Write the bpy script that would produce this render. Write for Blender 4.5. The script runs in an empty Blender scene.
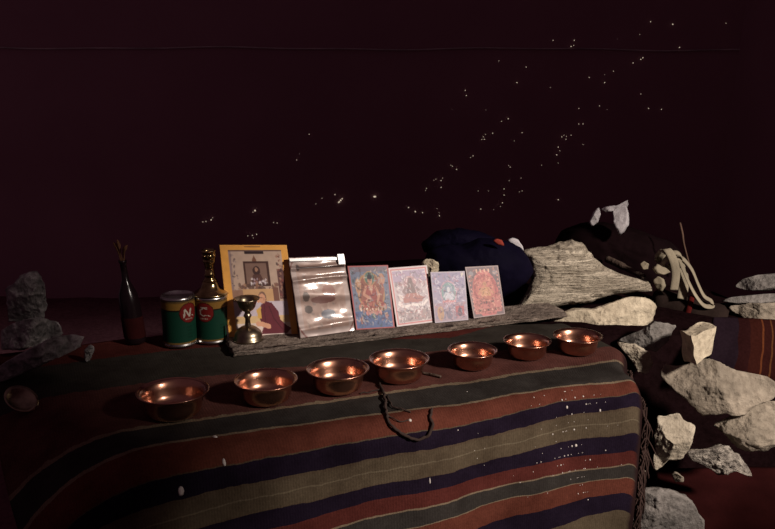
import bpy, math, random
import numpy as np
from mathutils import Vector, noise
random.seed(7)
rng = np.random.RandomState(11)
C = bpy.context.scene.collection
PI = math.pi

# ------------------------------------------------------------------ camera
W_, H_, F_ = 775.0, 529.0, 850.0
TH = math.radians(13.5)
CAM = Vector((0, 0, 0.52))
FWD = Vector((0, math.cos(TH), -math.sin(TH)))
UP = Vector((0, math.sin(TH), math.cos(TH)))
RT = Vector((1, 0, 0))
cd = bpy.data.cameras.new('camera'); cam = bpy.data.objects.new('camera', cd); C.objects.link(cam)
cam.location = CAM; cam.rotation_euler = (PI/2 - TH, 0, 0)
cd.sensor_width = 36; cd.lens = F_/W_*36; cd.clip_start = 0.02
bpy.context.scene.camera = cam

def ray(px, py):
    return RT*((px-W_/2)/F_) + UP*((H_/2-py)/F_) + FWD
def at(px, py, Y):
    d = ray(px, py); return CAM + d*(Y/d.y)
def onz(px, py, z=0.0):
    d = ray(px, py); return CAM + d*((z-CAM.z)/d.z)
def onplane(px, py, p0, n):
    d = ray(px, py); return CAM + d*((p0-CAM).dot(n)/d.dot(n))
def proj(p):
    v = p-CAM; k = v.dot(FWD)
    return W_/2 + F_*v.dot(RT)/k, H_/2 - F_*v.dot(UP)/k

# ------------------------------------------------------------------ object helpers
def props(o, label=None, cat=None, group=None, kind=None):
    if label: o['label'] = label
    if cat: o['category'] = cat
    if group: o['group'] = group
    if kind: o['kind'] = kind
    return o
def empty(name, loc, label, cat, group=None):
    o = bpy.data.objects.new(name, None); C.objects.link(o); o.location = loc
    o.empty_display_size = 0.02
    return props(o, label, cat, group)
def mesh(name, verts, faces, mat, parent=None, smooth=True, cols=None, uvs=None, mats=None, fmat=None):
    """verts are world points; origin goes to the base centre (or to the parent's origin)"""
    vs = [Vector(v) for v in verts]
    if parent is not None:
        org = Vector(parent.location)
        pp = parent.parent
        while pp is not None:
            org = org + Vector(pp.location); pp = pp.parent
    else:
        xs = [v.x for v in vs]; ys = [v.y for v in vs]; zs = [v.z for v in vs]
        org = Vector(((min(xs)+max(xs))/2, (min(ys)+max(ys))/2, min(zs)))
    me = bpy.data.meshes.new(name)
    me.from_pydata([tuple(v-org) for v in vs], [], faces)
    for m in (mats or [mat]): me.materials.append(m)
    if fmat is not None: me.polygons.foreach_set('material_index', fmat)
    me.polygons.foreach_set('use_smooth', [smooth]*len(me.polygons))
    if cols is not None:
        ca = me.color_attributes.new('art', 'FLOAT_COLOR', 'POINT')
        arr = np.ones((len(vs), 4), dtype=np.float32); arr[:, :3] = cols
        ca.data.foreach_set('color', arr.ravel())
    if uvs is not None:
        uv = me.uv_layers.new(name='uv')
        li = np.zeros(len(me.loops), dtype=np.int32); me.loops.foreach_get('vertex_index', li)
        uv.data.foreach_set('uv', np.asarray(uvs, dtype=np.float32)[li].ravel())
    me.update()
    o = bpy.data.objects.new(name, me); C.objects.link(o)
    if parent is not None: o.parent = parent
    else: o.location = org
    return o
def fix_normals(o):
    import bmesh
    bm = bmesh.new(); bm.from_mesh(o.data); bmesh.ops.recalc_face_normals(bm, faces=bm.faces)
    bm.to_mesh(o.data); bm.free()
    return o

def lathe_geo(prof, base, n=40, axis=None):
    axis = (axis or Vector((0, 0, 1))).normalized()
    t1 = axis.orthogonal().normalized() if abs(axis.z) < .99 else Vector((1, 0, 0))
    t2 = axis.cross(t1)
    vs, fs = [], []
    for r, z in prof:
        for i in range(n):
            a = 2*PI*i/n
            vs.append(base + axis*z + (t1*math.cos(a)+t2*math.sin(a))*max(r, 1e-5))
    m = len(prof)
    for k in range(m-1):
        for i in range(n):
            j = (i+1) % n
            fs.append((k*n+i, k*n+j, (k+1)*n+j, (k+1)*n+i))
    if prof[0][0] < 1e-4: pass
    return vs, fs
def lathe(name, prof, base, mat, parent=None, n=40, axis=None):
    v, f = lathe_geo(prof, base, n, axis); return mesh(name, v, f, mat, parent)

def smooth_path(pts, sub=6):
    pts = [Vector(p) for p in pts]; out = []
    for i in range(len(pts)-1):
        p0 = pts[max(i-1, 0)]; p1 = pts[i]; p2 = pts[i+1]; p3 = pts[min(i+2, len(pts)-1)]
        for k in range(sub):
            t = k/sub
            out.append(0.5*((2*p1)+(p2-p0)*t+(2*p0-5*p1+4*p2-p3)*t*t+(3*p1-p0-3*p2+p3)*t**3))
    out.append(pts[-1]); return out
def tube_geo(pts, r, n=8, off=0):
    vs, fs = [], []; m = len(pts)
    rr = r if isinstance(r, (list, tuple)) else [r]*m
    for i, p in enumerate(pts):
        d = (pts[min(i+1, m-1)]-pts[max(i-1, 0)]).normalized()
        x = d.orthogonal().normalized() if i == 0 else (x-d*x.dot(d)).normalized()
        y = d.cross(x)
        for k in range(n):
            a = 2*PI*k/n; vs.append(p+(x*math.cos(a)+y*math.sin(a))*rr[i])
    for i in range(m-1):
        for k in range(n):
            j = (k+1) % n
            fs.append((off+i*n+k, off+i*n+j, off+(i+1)*n+j, off+(i+1)*n+k))
    fs.append(tuple(off+k for k in range(n))[::-1]); fs.append(tuple(off+(m-1)*n+k for k in range(n)))
    return vs, fs
def ribbon_geo(pts, wid, th, wdir, twist=0.0):
    """flat strap of real thickness swept along pts; wdir = direction of its width"""
    vs, fs = [], []; m = len(pts)
    ww = wid if isinstance(wid, (list, tuple)) else [wid]*m
    for i, p in enumerate(pts):
        d = (pts[min(i+1, m-1)]-pts[max(i-1, 0)]).normalized()
        w = wdir - d*wdir.dot(d); w = w.normalized() if w.length > 1e-4 else d.orthogonal().normalized()
        nrm = d.cross(w)
        a = twist*i/m; w, nrm = w*math.cos(a)+nrm*math.sin(a), nrm*math.cos(a)-w*math.sin(a)
        for sx, sy in ((-1, -1), (-.3, -1.25), (.3, -1.25), (1, -1), (1, 1), (.3, .8), (-.3, .8), (-1, 1)):
            vs.append(p + w*(sx*ww[i]/2) + nrm*(sy*th/2))
    for i in range(m-1):
        for k in range(8):
            j = (k+1) % 8
            fs.append((i*8+k, i*8+j, (i+1)*8+j, (i+1)*8+k))
    fs.append(tuple(range(8))[::-1]); fs.append(tuple((m-1)*8+k for k in range(8)))
    return vs, fs
def box_geo(o, ax, ay, az):
    vs = [o+ax*i+ay*j+az*k for i in (0, 1) for j in (0, 1) for k in (0, 1)]
    fs = [(0, 1, 3, 2), (4, 6, 7, 5), (0, 4, 5, 1), (2, 3, 7, 6), (0, 2, 6, 4), (1, 5, 7, 3)]
    return vs, fs

# ------------------------------------------------------------------ materials
def lin(r, g, b):
    f = lambda c: (c/255/12.92) if c/255 <= .04045 else ((c/255+.055)/1.055)**2.4
    return (f(r), f(g), f(b))
class NT:
    def __init__(s, name):
        s.m = bpy.data.materials.new(name); s.m.use_nodes = True
        s.t = s.m.node_tree; s.b = s.t.nodes['Principled BSDF']
    def n(s, typ, **kw):
        nd = s.t.nodes.new(typ)
        for k, v in kw.items():
            if k in nd.inputs.keys(): nd.inputs[k].default_value = v
            else: setattr(nd, k, v)
        return nd
    def l(s, a, b): s.t.links.new(a, b)
    def noise(s, scale, detail=5, stretch=None, coord='Object', rough=.55):
        tc = s.n('ShaderNodeTexCoord'); mp = s.n('ShaderNodeMapping')
        s.l(tc.outputs[coord], mp.inputs['Vector'])
        if stretch: mp.inputs['Scale'].default_value = stretch
        nz = s.n('ShaderNodeTexNoise'); nz.inputs['Scale'].default_value = scale
        nz.inputs['Detail'].default_value = detail; nz.inputs['Roughness'].default_value = rough
        s.l(mp.outputs[0], nz.inputs['Vector']); return nz.outputs['Fac']
    def ramp(s, fac, stops, interp='LINEAR'):
        r = s.n('ShaderNodeValToRGB'); r.color_ramp.interpolation = interp
        e = r.color_ramp.elements
        while len(e) < len(stops): e.new(.5)
        for el, (p, c) in zip(e, sorted(stops, key=lambda q: q[0])):
            el.position = p; el.color = (*c, 1)
        s.l(fac, r.inputs['Fac']); return r.outputs['Color']
    def mix(s, fac, a, b, mode='MIX'):
        m = s.n('ShaderNodeMix', data_type='RGBA', blend_type=mode)
        if hasattr(fac, 'is_output'): s.l(fac, m.inputs[0])
        else: m.inputs[0].default_value = fac
        for q, i in ((a, 6), (b, 7)):
            if hasattr(q, 'is_output'): s.l(q, m.inputs[i])
            else: m.inputs[i].default_value = (*q, 1)
        return m.outputs[2]
    def col(s, c):
        if hasattr(c, 'is_output'): s.l(c, s.b.inputs['Base Color'])
        else: s.b.inputs['Base Color'].default_value = (*c, 1)
    def bump(s, h, strength=.5, dist=.004, prev=None):
        b = s.n('ShaderNodeBump', Strength=strength, Distance=dist)
        s.l(h, b.inputs['Height'])
        if prev: s.l(prev, b.inputs['Normal'])
        s.l(b.outputs[0], s.b.inputs['Normal']); return b.outputs[0]
    def set(s, **kw):
        for k, v in kw.items(): s.b.inputs[k.replace('_', ' ')].default_value = v
        return s.m

def stone_mat(name, c1, c2, scale=18, bump=.7, stretch=None, fine=70, spec=.2):
    t = NT(name)
    a = t.noise(scale, 8, stretch, rough=.62); b = t.noise(fine, 6, stretch, rough=.6)
    c = t.ramp(a, [(.3, c1), (.52, tuple((x+y)/2 for x, y in zip(c1, c2))), (.68, c2)])
    c = t.mix(.5, c, t.ramp(b, [(.32, (.35, .32, .3)), (.6, (1, 1, 1))]), 'MULTIPLY')
    t.col(c); p = t.bump(a, bump, .018); t.bump(b, bump, .006, p)
    t.b.inputs['Specular IOR Level'].default_value = spec
    return t.set(Roughness=.9)
M = {}
M['pale'] = stone_mat('pale stone', (.34, .29, .22), (.66, .58, .46), 14, .8)
M['cream'] = stone_mat('cream stone', (.44, .37, .27), (.74, .64, .48), 12, .8)
M['grey'] = stone_mat('grey stone', (.13, .12, .11), (.30, .27, .25), 16, .7)
M['mid'] = stone_mat('weathered stone', (.16, .135, .105), (.44, .37, .29), 12, .8)
M['mottled'] = stone_mat('mottled stone', (.12, .1, .09), (.6, .54, .46), 45, 1.0, fine=120)
M['strata'] = stone_mat('layered stone', (.27, .225, .17), (.76, .67, .53), 16, 1.0, (.7, .7, 9), 40)
M['dullrock'] = stone_mat('dull dark stone', (.07, .065, .065), (.50, .46, .45), 34, .9)
M['earth'] = stone_mat('shade-dark earth', (.007, .0032, .0036), (.012, .005, .006), 10, .6, spec=0)  # near black so the gaps between stones read as deep shade
M['ground'] = stone_mat('trodden red earth', (.12, .05, .065), (.17, .075, .09), 6, .4, spec=0)
M['plank'] = stone_mat('weathered grey wood', (.10, .075, .062), (.30, .24, .20), 10, .9, (3.2, 3.2, 10), 30)

def cloth_mat(name, c, weave=420, rough=.92, var=.35, bump=.25):
    t = NT(name); a = t.noise(9, 5); b = t.noise(weave, 2)
    k = t.ramp(a, [(.3, tuple(x*(1-var) for x in c)), (.7, tuple(min(x*(1+var), 1) for x in c))])
    t.col(t.mix(.35, k, t.ramp(b, [(.3, (.4, .4, .4)), (.7, (1, 1, 1))]), 'MULTIPLY'))
    p = t.bump(a, .2, .006); t.bump(b, bump, .001, p)
    t.b.inputs['Sheen Weight'].default_value = 0
    t.b.inputs['Specular IOR Level'].default_value = .2 if max(c) > .1 else 0.03
    return t.set(Roughness=rough)
M['navy'] = cloth_mat('navy nylon', (.0042, .003, .011), 300, .75)
M['redpatch'] = cloth_mat('orange red cloth', (.30, .045, .03))
M['strap'] = cloth_mat('cotton webbing', (.27, .23, .165), 380)
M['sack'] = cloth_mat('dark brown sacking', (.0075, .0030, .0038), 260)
M['rollcloth'] = cloth_mat('dark brown wool', (.022, .014, .012), 260)
M['roundred'] = cloth_mat('red wool band', (.08, .009, .008))
M['maroon'] = cloth_mat('maroon cloth', (.026, .005, .005), 300)
M['rag'] = cloth_mat('white cotton', (.62, .58, .60), 300)
M['fringe'] = cloth_mat('dark wool fringe', (.05, .03, .026), 300)
M['cord'] = cloth_mat('brown twisted cord', (.045, .03, .026), 300)
M['scratchpale'] = cloth_mat('pale line', (.5, .42, .42), 300)

def metal(name, c, rough, metallic=1.0, sc=40, amt=.12, dark=None):
    t = NT(name); a = t.noise(sc, 5)
    t.col(t.ramp(a, [(.3, dark or tuple(x*.65 for x in c)), (.65, c)]))
    r = t.n('ShaderNodeMapRange'); t.l(a, r.inputs[0])
    r.inputs[3].default_value = rough-amt/2; r.inputs[4].default_value = rough+amt
    t.l(r.outputs[0], t.b.inputs['Roughness']); t.bump(t.noise(90, 2), .06, .001)
    t.b.inputs['Metallic'].default_value = metallic
    return t.m
M['copper'] = metal('polished copper', (.60, .30, .20), .26, amt=.12, sc=30)
M['copper'].node_tree.nodes['Principled BSDF'].inputs['Coat Weight'].default_value = 1.0
M['copper'].node_tree.nodes['Principled BSDF'].inputs['Coat Roughness'].default_value = .09
M['brass'] = metal('aged brass', (.42, .31, .15), .17, dark=(.15, .105, .05))
M['bronze'] = metal('dull bronze', (.36, .29, .2), .28, dark=(.14, .11, .08))
M['tin'] = metal('tinplate', (.55, .53, .52), .25)
M['darkglass'] = NT('dark brown glass').set(Base_Color=(.008, .004, .005, 1), Roughness=.2, Specular_IOR_Level=.3)
M['straw'] = cloth_mat('dried stalk', (.14, .06, .03))
M['stick'] = stone_mat('dark wood', (.05, .032, .025), (.12, .085, .065), 25, .7, (1, 1, 1))
M['twig'] = cloth_mat('pale twig', (.12, .07, .05))
M['tallow'] = NT('pale tallow').set(Base_Color=(.5, .45, .41, 1), Roughness=.7)
def art_mat(name, rough=.55, coat=0.0, metallic=0.0, val=.80, sat=.80):
    t = NT(name); a = t.n('ShaderNodeAttribute', attribute_name='art')
    hs_ = t.n('ShaderNodeHueSaturation', Saturation=sat, Value=val); t.l(a.outputs['Color'], hs_.inputs['Color']); t.col(hs_.outputs[0]); t.b.inputs['Coat Weight'].default_value = coat
    t.b.inputs['Coat Roughness'].default_value = .12
    return t.set(Roughness=rough, Metallic=metallic)
M['print'] = art_mat('printed card', .5)
M['photo'] = art_mat('photographic print', .45, val=1.1, sat=.92)
M['tinprint'] = art_mat('printed tin label', .38, val=.4, sat=.95)
M['tinprint'].node_tree.nodes['Principled BSDF'].inputs['Specular IOR Level'].default_value = .15
M['film'] = art_mat('shiny plastic sleeve', .42, .28, .1, .40)
M['film'].node_tree.nodes['Principled BSDF'].inputs['Specular IOR Level'].default_value = .25
M['plastic'] = NT('clear plastic zip').set(Base_Color=(.32, .27, .27, 1), Roughness=.25)

# striped wool (bands along the blanket, read from its own UV)
NB = 13
BANDS = ['red', 'greengrey', 'mauve', 'grey', 'orange', 'navy', 'tan', 'navy', 'red', 'grey', 'orange', 'navy', 'tan']
BC = {'red': (.090, .023, .019), 'greengrey': (.042, .036, .030), 'mauve': (.105, .042, .035), 'grey': (.038, .033, .030),
      'orange': (.118, .036, .024), 'navy': (.015, .0095, .0195), 'tan': (.100, .075, .049), 'line': (.20, .15, .10)}
def stripes_mat():
    t = NT('striped handwoven wool')
    tc = t.n('ShaderNodeTexCoord'); sp = t.n('ShaderNodeSeparateXYZ'); t.l(tc.outputs['UV'], sp.inputs[0])
    nz = t.noise(60, 4); ad = t.n('ShaderNodeMath', operation='MULTIPLY_ADD')
    t.l(nz, ad.inputs[0]); ad.inputs[1].default_value = .010; t.l(sp.outputs['Y'], ad.inputs[2])
    stops = []
    for k, nme in enumerate(BANDS):
        v = k/NB
        if k in (3, 4, 5, 6, 7, 9, 10): 
            lw = .008 if k in (3, 4) else .005
            lc = BC['line'] if k in (3, 4, 9, 10) else (.095, .068, .045)
            stops.append((v+.005-lw/2, lc)); stops.append((v+.005+lw/2, BC[nme]))
        else: stops.append((v+.005, BC[nme]))
        if k == 6:
            stops.append((v+.042, (.15, .12, .08))); stops.append((v+.046, BC['tan']))
    c = t.ramp(ad.outputs[0], stops, 'CONSTANT')
    wv = t.n('ShaderNodeTexWave', wave_type='BANDS', bands_direction='X'); wv.inputs['Scale'].default_value = 75
    wv.inputs['Distortion'].default_value = 2.5; wv.inputs['Detail'].default_value = 2
    t.l(tc.outputs['UV'], wv.inputs['Vector'])
    big = t.noise(14, 6, rough=.65); fine = t.noise(300, 3)
    c = t.mix(.8, c, t.ramp(big, [(.33, (.45, .42, .42)), (.66, (1.0, 1.0, 1.0))]), 'MULTIPLY')
    c = t.mix(.5, c, t.ramp(fine, [(.3, (.5, .5, .5)), (.68, (1, 1, 1))]), 'MULTIPLY')
    c = t.mix(.18, c, t.ramp(wv.outputs['Fac'], [(.1, (.5, .5, .5)), (.5, (1, 1, 1))]), 'MULTIPLY')
    hm = t.n('ShaderNodeMath', operation='MULTIPLY_ADD'); t.l(nz, hm.inputs[0]); hm.inputs[1].default_value = .012; t.l(sp.outputs['X'], hm.inputs[2])
    hr = t.n('ShaderNodeMapRange'); t.l(hm.outputs[0], hr.inputs[0]); hr.inputs[1].default_value = .014; hr.inputs[2].default_value = .026
    c = t.mix(hr.outputs[0], (.018, .009, .009), c)
    t.col(c); p = t.bump(wv.outputs['Fac'], .12, .002); p = t.bump(big, .25, .006, p); t.bump(fine, .3, .0015, p)
    return t.set(Roughness=.95, Specular_IOR_Level=.02)
M['stripes'] = stripes_mat()
def tent_mat():
    t = NT('dark woven tent cloth'); a = t.noise(3, 4)
    t.col(t.ramp(a, [(.3, (.30, .155, .19)), (.7, (.34, .18, .215))]))
    t.bump(t.noise(160, 2), .1, .002)
    return t.set(Roughness=1.0)
M['tent'] = tent_mat()
t = NT('daylight through pinholes'); t.b.inputs['Emission Color'].default_value = (1, .8, .6, 1)
t.b.inputs['Emission Strength'].default_value = .6; M['hole'] = t.set(Base_Color=(0, 0, 0, 1))
t = NT('rug with red lines')
tc = t.n('ShaderNodeTexCoord'); sp = t.n('ShaderNodeSeparateXYZ'); t.l(tc.outputs['UV'], sp.inputs[0])
c = t.ramp(sp.outputs['X'], [(0, (.014, .008, .012)), (.30, (.02, .006, .006)), (.42, (.03, .008, .006)), (.56, (.10, .03, .012)), (.585, (.025, .007, .006)),
                            (.68, (.09, .035, .014)), (.70, (.025, .007, .006)), (.85, (.014, .009, .014))], 'CONSTANT')
t.col(t.mix(.5, c, t.ramp(t.noise(200, 3), [(.3, (.4, .4, .4)), (.7, (1, 1, 1))]), 'MULTIPLY'))
M['rug'] = t.set(Roughness=.95, Specular_IOR_Level=0.0)

# ------------------------------------------------------------------ setting
FLOOR = -0.40
def plane_grid(p0, ex, ey, nx, ny, f=None):
    vs = []
    for j in range(ny+1):
        for i in range(nx+1):
            p = p0+ex*(i/nx)+ey*(j/ny); vs.append(f(p) if f else p)
    fs = [(j*(nx+1)+i, j*(nx+1)+i+1, (j+1)*(nx+1)+i+1, (j+1)*(nx+1)+i) for j in range(ny) for i in range(nx)]
    return vs, fs
v, f = plane_grid(Vector((-2.2, -1.6, FLOOR)), Vector((3.7, 0, 0)), Vector((0, 5.1, 0)), 60, 80,
                  lambda p: p+Vector((0, 0, .012*(noise.noise(p*5)))))
props(mesh('floor', v, f, M['ground']), kind='structure')

# rear tent wall with pinholes of daylight
YB = 3.3
def wallY(x, z): return YB + .03*math.sin(x*2.1+.6) + .02*noise.noise(Vector((x*1.5, z*1.5, 3))) - .10*max(z, 0)
vs, fs, fm = [], [], []
v, f = plane_grid(Vector((-2.2, 0, FLOOR-.02)), Vector((3.7, 0, 0)), Vector((0, 0, 2.2)), 50, 30, lambda p: Vector((p.x, wallY(p.x, p.z), p.z)))
vs += v; fs += f; fm += [0]*len(f)
z4 = [(65,402,1.3),(78,410,1.8),(92,412,1.3),(125,418,1.2),(124,412,.7),(120,404,.7),(100,365,.9),(98,369,.7),(118,347,.8),(128,350,1),(128,363,1),(114,349,.7),(131,345,.7),
 (150,322,.9),(147,320,.7),(158,328,1),(190,302,.9),(185,305,.8),(210,265,.9),(212,270,1),(207,270,.7),(214,260,.6),(228,258,.9),(258,230,1.1),(245,235,.8),(285,257,1),(270,273,.8),
 (262,324,1),(259,321,.7),(250,366,.9),(250,378,1),(247,393,1),(243,400,.7),(230,406,.7),(285,370,.8),(260,350,.7),(283,345,.7),(355,285,1),(352,300,1.1),(358,292,.7),(362,265,1),(370,270,.9),(366,262,.8),
 (380,262,.9),(371,264,.8),(395,240,.8),(403,240,1),(403,280,.8),(415,150,.9),(445,160,1.2),(462,138,.7),(500,122,.9),(515,115,1.1),(519,112,1),(435,205,.9),(395,210,.8),(345,78,.9),(380,90,1),
 (386,78,.9),(385,88,.7),(534,42,1.2),(577,47,1.3),(590,92,1),(513,67,.7),(530,210,1.1),(555,212,.9),(515,182,.7),(680,45,.7),(175,175,.9),(177,185,1),(275,160,1),(293,130,.8),(200,370,.8),
 (205,405,.9),(355,387,1),(323,320,.7),(240,118,.6),(280,372,.5),(220,370,.5),(149,212,.5),(215,213,.5),(450,212,.5),(470,75,.5),(355,316,.5),(480,400,.5),(340,170,.6),(445,145,.6)]
z3 = [(393,430,1),(399,429,1),(409,426,1.4),(412,422,.7),(494,408,1.9),(490,411,.9),(480,457,.8),(489,456,1),(497,454,1),(491,461,.7),(530,431,.9),(537,432,1),(575,310,.8),(599,260,.9),(580,298,.6),
 (624,384,.8),(612,395,.7),(649,377,1.2),(656,392,1.6),(660,388,1.8),(663,385,1.5),(658,391,1.4),(726,381,2.4)]
pts = [(375+x/1.9375, y/1.9375, s) for x, y, s in z4] + [(x/1.9375, y/1.9375, s) for x, y, s in z3]
for px, py, s in pts:
    p = at(px, py, YB-.05); 
    for _ in range(4): p = at(px, py, wallY(p.x, p.z)-.012)
    r = .0018*s*random.uniform(.85, 1.1); b0 = len(vs); a0 = random.random()*6; el = random.uniform(.7, 1.3)
    for k in range(6):
        a = a0+k*PI/3; vs.append(p+Vector((math.cos(a)*r*el, 0, math.sin(a)*r/el)))
    fs.append(tuple(b0+k for k in range(6))); fm.append(1)
props(mesh('wall_back', vs, fs, None, mats=[M['tent'], M['hole']], fmat=fm), kind='structure')
pth = []
for i in range(60):
    px = -60+i*15.2; py = 47.5 + .9*math.sin(px*.021)+.5*math.sin(px*.05)+px*.003
    p = at(px, py, YB-.1)
    for _ in range(4): p = at(px, py, wallY(p.x, p.z)-.006)
    pth.append(p)
v, f = tube_geo(pth, .0026, 6)
props(mesh('scratch_line', v, f, M['scratchpale']), 'thin pale line standing for a scratch, level across the dark tent wall', 'cord')  # added tube standing for a scratch line

# key daylight from the open side of the tent, right and in front
L = Vector((.60, -.60, .52)).normalized()
TGT = Vector((.4, 1.5, 0))
SUN = TGT + L*4.2
Q = Vector((-L.y, L.x, 0)).normalized(); U = L.cross(Q).normalized()
if U.z < 0: U = -U
XW = 1.3
def onwall(p): d = Vector(p)-SUN; return SUN + d*((XW-SUN.x)/d.x)
# opening of the added side wall, shaped to mask the light to these points
hs = [onwall((-.42, 1.15, -.5)), onwall((1.0, 1.95, -.55)), onwall((.93, 2.2, .135)), onwall((-.41, 1.56, .25))]
ow = [Vector((XW, -1.6, FLOOR-.02)), Vector((XW, 3.4, FLOOR-.02)), Vector((XW, 3.4, 2.6)), Vector((XW, -1.6, 2.6))]
hs[0].z = max(hs[0].z, FLOOR+.05); hs[1].z = max(hs[1].z, FLOOR+.05)
vs = ow+hs+[p+Vector((.01, 0, 0)) for p in ow+hs]
fs = []
for k in range(4):
    j = (k+1) % 4
    fs += [(k, j, 4+j, 4+k), (8+k, 8+j, 12+j, 12+k), (k, j, 8+j, 8+k), (4+k, 4+j, 12+j, 12+k)]
props(mesh('wall_right_light_mask', vs, fs, M['tent'], smooth=False), kind='structure')
ld = bpy.data.lights.new('daylight', 'SPOT'); lo = bpy.data.objects.new('daylight', ld); C.objects.link(lo)
lo.location = SUN; lo.rotation_euler = (TGT-SUN).to_track_quat('-Z', 'Y').to_euler()
ld.energy = 1080; ld.color = (1, .88, .78); ld.shadow_soft_size = .22; ld.spot_size = math.radians(40); ld.spot_blend = .3
w = bpy.data.worlds.new('dusk'); bpy.context.scene.world = w; w.use_nodes = True
bg = w.node_tree.nodes['Background']; bg.inputs[0].default_value = (1, .52, .68, 1); bg.inputs[1].default_value = .055

# ------------------------------------------------------------------ the bench and the blanket
FR = Vector((.43, 1.375, 0)); A = Vector((-.92, -.39, 0)).normalized(); B = Vector((-.39, .92, 0)).normalized()
def bend(t, r, phi):
    if t <= 0: return t, 0.0
    l = r*phi
    if t < l: a = t/r; return r*math.sin(a), r*(1-math.cos(a))
    return r*math.sin(phi)+(t-l)*math.cos(phi), r*(1-math.cos(phi))+(t-l)*math.sin(phi)
def surf(s, t):
    s0 = .79 + .45*max(0, -t)
    h, dB = bend(t, .035, math.radians(83))
    if s > s0: aa, dA = bend(s-s0, .22, math.radians(70)); aa += s0
    elif s < .038: aa, dA = bend(.038-s, .03, math.radians(86)); aa = .038-aa
    else: aa, dA = s, 0.0
    p = FR + A*aa - B*h
    k = min(max(t/.1, 0), 1)
    wv = (.006*math.sin(s*17+1)+.004*math.sin(s*31+t*9)+.0035*noise.noise(Vector((s*9, t*7, 0))))*k
    kb = min(max(-h/.13, 0), 1); kb = kb*kb*(3-2*kb)
    p = p - A*(.075*kb*max(0, 1-max(s, 0)/.3)) - B*wv + A*(.16*max(t, 0)*max(0, 1-max(s, 0)/.4))
    z = -dA - dB + .0022*noise.noise(Vector((s*12, t*16, 5)))*(1-k)
    z -= .012*math.exp(-((s-.36)/.05)**2)*math.exp(-((t-.01)/.04)**2)*.4
    return Vector((p.x, p.y, z+.002))
def s_at(px, t):
    a, b = -.05, 1.0
    for _ in range(30):
        m = (a+b)/2
        if proj(surf(m, t))[0] > px: a = m
        else: b = m
    return (a+b)/2
COL = {300: [325, 339, 366, 405, 424, 451, 474, 503, 522, 540, 560, 585, 610, 640],
       450: [326, 338, 349, 384, 405, 427, 446, 472, 485, 500, 517, 540, 565, 595],
       565: [326, 339, 350, 367.5, 386.5, 402, 417, 441, 458, 472, 486, 504, 524, 550]}
tk = []
tab = {}
for x in COL:
    tt = np.linspace(-.45, .6, 140); ss = [s_at(x, q) for q in tt]
    yy = [proj(surf(s, q))[1] for s, q in zip(ss, tt)]
    tab[x] = (tt, ss, yy)
for k in range(NB+1):
    S, T = [], []
    for x in COL:
        tt, ss, yy = tab[x]
        y = COL[x][k]
        S.append(float(np.interp(y, yy, ss))); T.append(float(np.interp(y, yy, tt)))
    o_ = np.argsort(S); tk.append((np.array(S)[o_], np.array(T)[o_]))
def vof(s, t):
    s = min(max(s, 0), .8)
    ts = []
    for S, T in tk:
        if s > S[-1]: ts.append(T[-1]+max(min((T[-1]-T[-2])/(S[-1]-S[-2]), .1), -.1)*(s-S[-1]))
        elif s < S[0]: ts.append(T[0]+max(min((T[1]-T[0])/(S[1]-S[0]), .1), -.1)*(s-S[0]))
        else: ts.append(float(np.interp(s, S, T)))
    for i in range(1, len(ts)): ts[i] = max(ts[i], ts[i-1]+.004)
    wob = .0035*noise.noise(Vector((s*8, t*10, 9)))+.002*noise.noise(Vector((s*25, t*30, 4)))
    return float(np.interp(t+wob, ts, np.arange(NB+1)/NB))
NS, NTT = 190, 150
SMIN, SMAX, TMAX = -.025, 1.02, .37
vs, uvs = [], []
for j in range(NTT+1):
    for i in range(NS+1):
        s = SMIN+(SMAX-SMIN)*i/NS
        tmin = -.285-.235*min(max((s-.05)/.45, 0), 1)
        t_ = tmin+(TMAX-tmin)*(j/NTT)
        p = surf(s, t_)
        p.z = max(p.z, FLOOR+.012)
        vs.append(p); uvs.append((s, vof(s, t_)))
n0 = len(vs)
fs = [(j*(NS+1)+i, j*(NS+1)+i+1, (j+1)*(NS+1)+i+1, (j+1)*(NS+1)+i) for j in range(NTT) for i in range(NS)]
bl = empty('striped_blanket', FR+A*.4+Vector((0, 0, 0)), 'striped woven blanket in red, navy, grey and tan draped over the bench', 'blanket')
cl = mesh('woven_cloth', vs, fs, M['stripes'], bl, uvs=uvs)
md = cl.modifiers.new('thickness', 'SOLIDIFY'); md.thickness = .003; md.offset = -1
# fringe on the right end
vs, fs = [], []
for i in range(150):
    t_ = random.uniform(-.10, .30)
    p = surf(SMIN+.004, t_); ln = random.uniform(.04, .085)
    pts_ = []; dx = random.uniform(-.008, .016); dy = random.uniform(-.012, .012)
    for k in range(5):
        q = k/4; pts_.append(p+Vector((.006+dx*q+.004*math.sin(q*5+i), dy*q+.003*math.sin(q*4+i*2), -ln*q)))
    v, f = tube_geo(pts_, [.0014, .0016, .0015, .0013, .0009], 5, len(vs)); vs += v; fs += f
props(mesh('fringe', vs, fs, M['fringe'], bl), 'dark wool fringe', kind='stuff')
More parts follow.
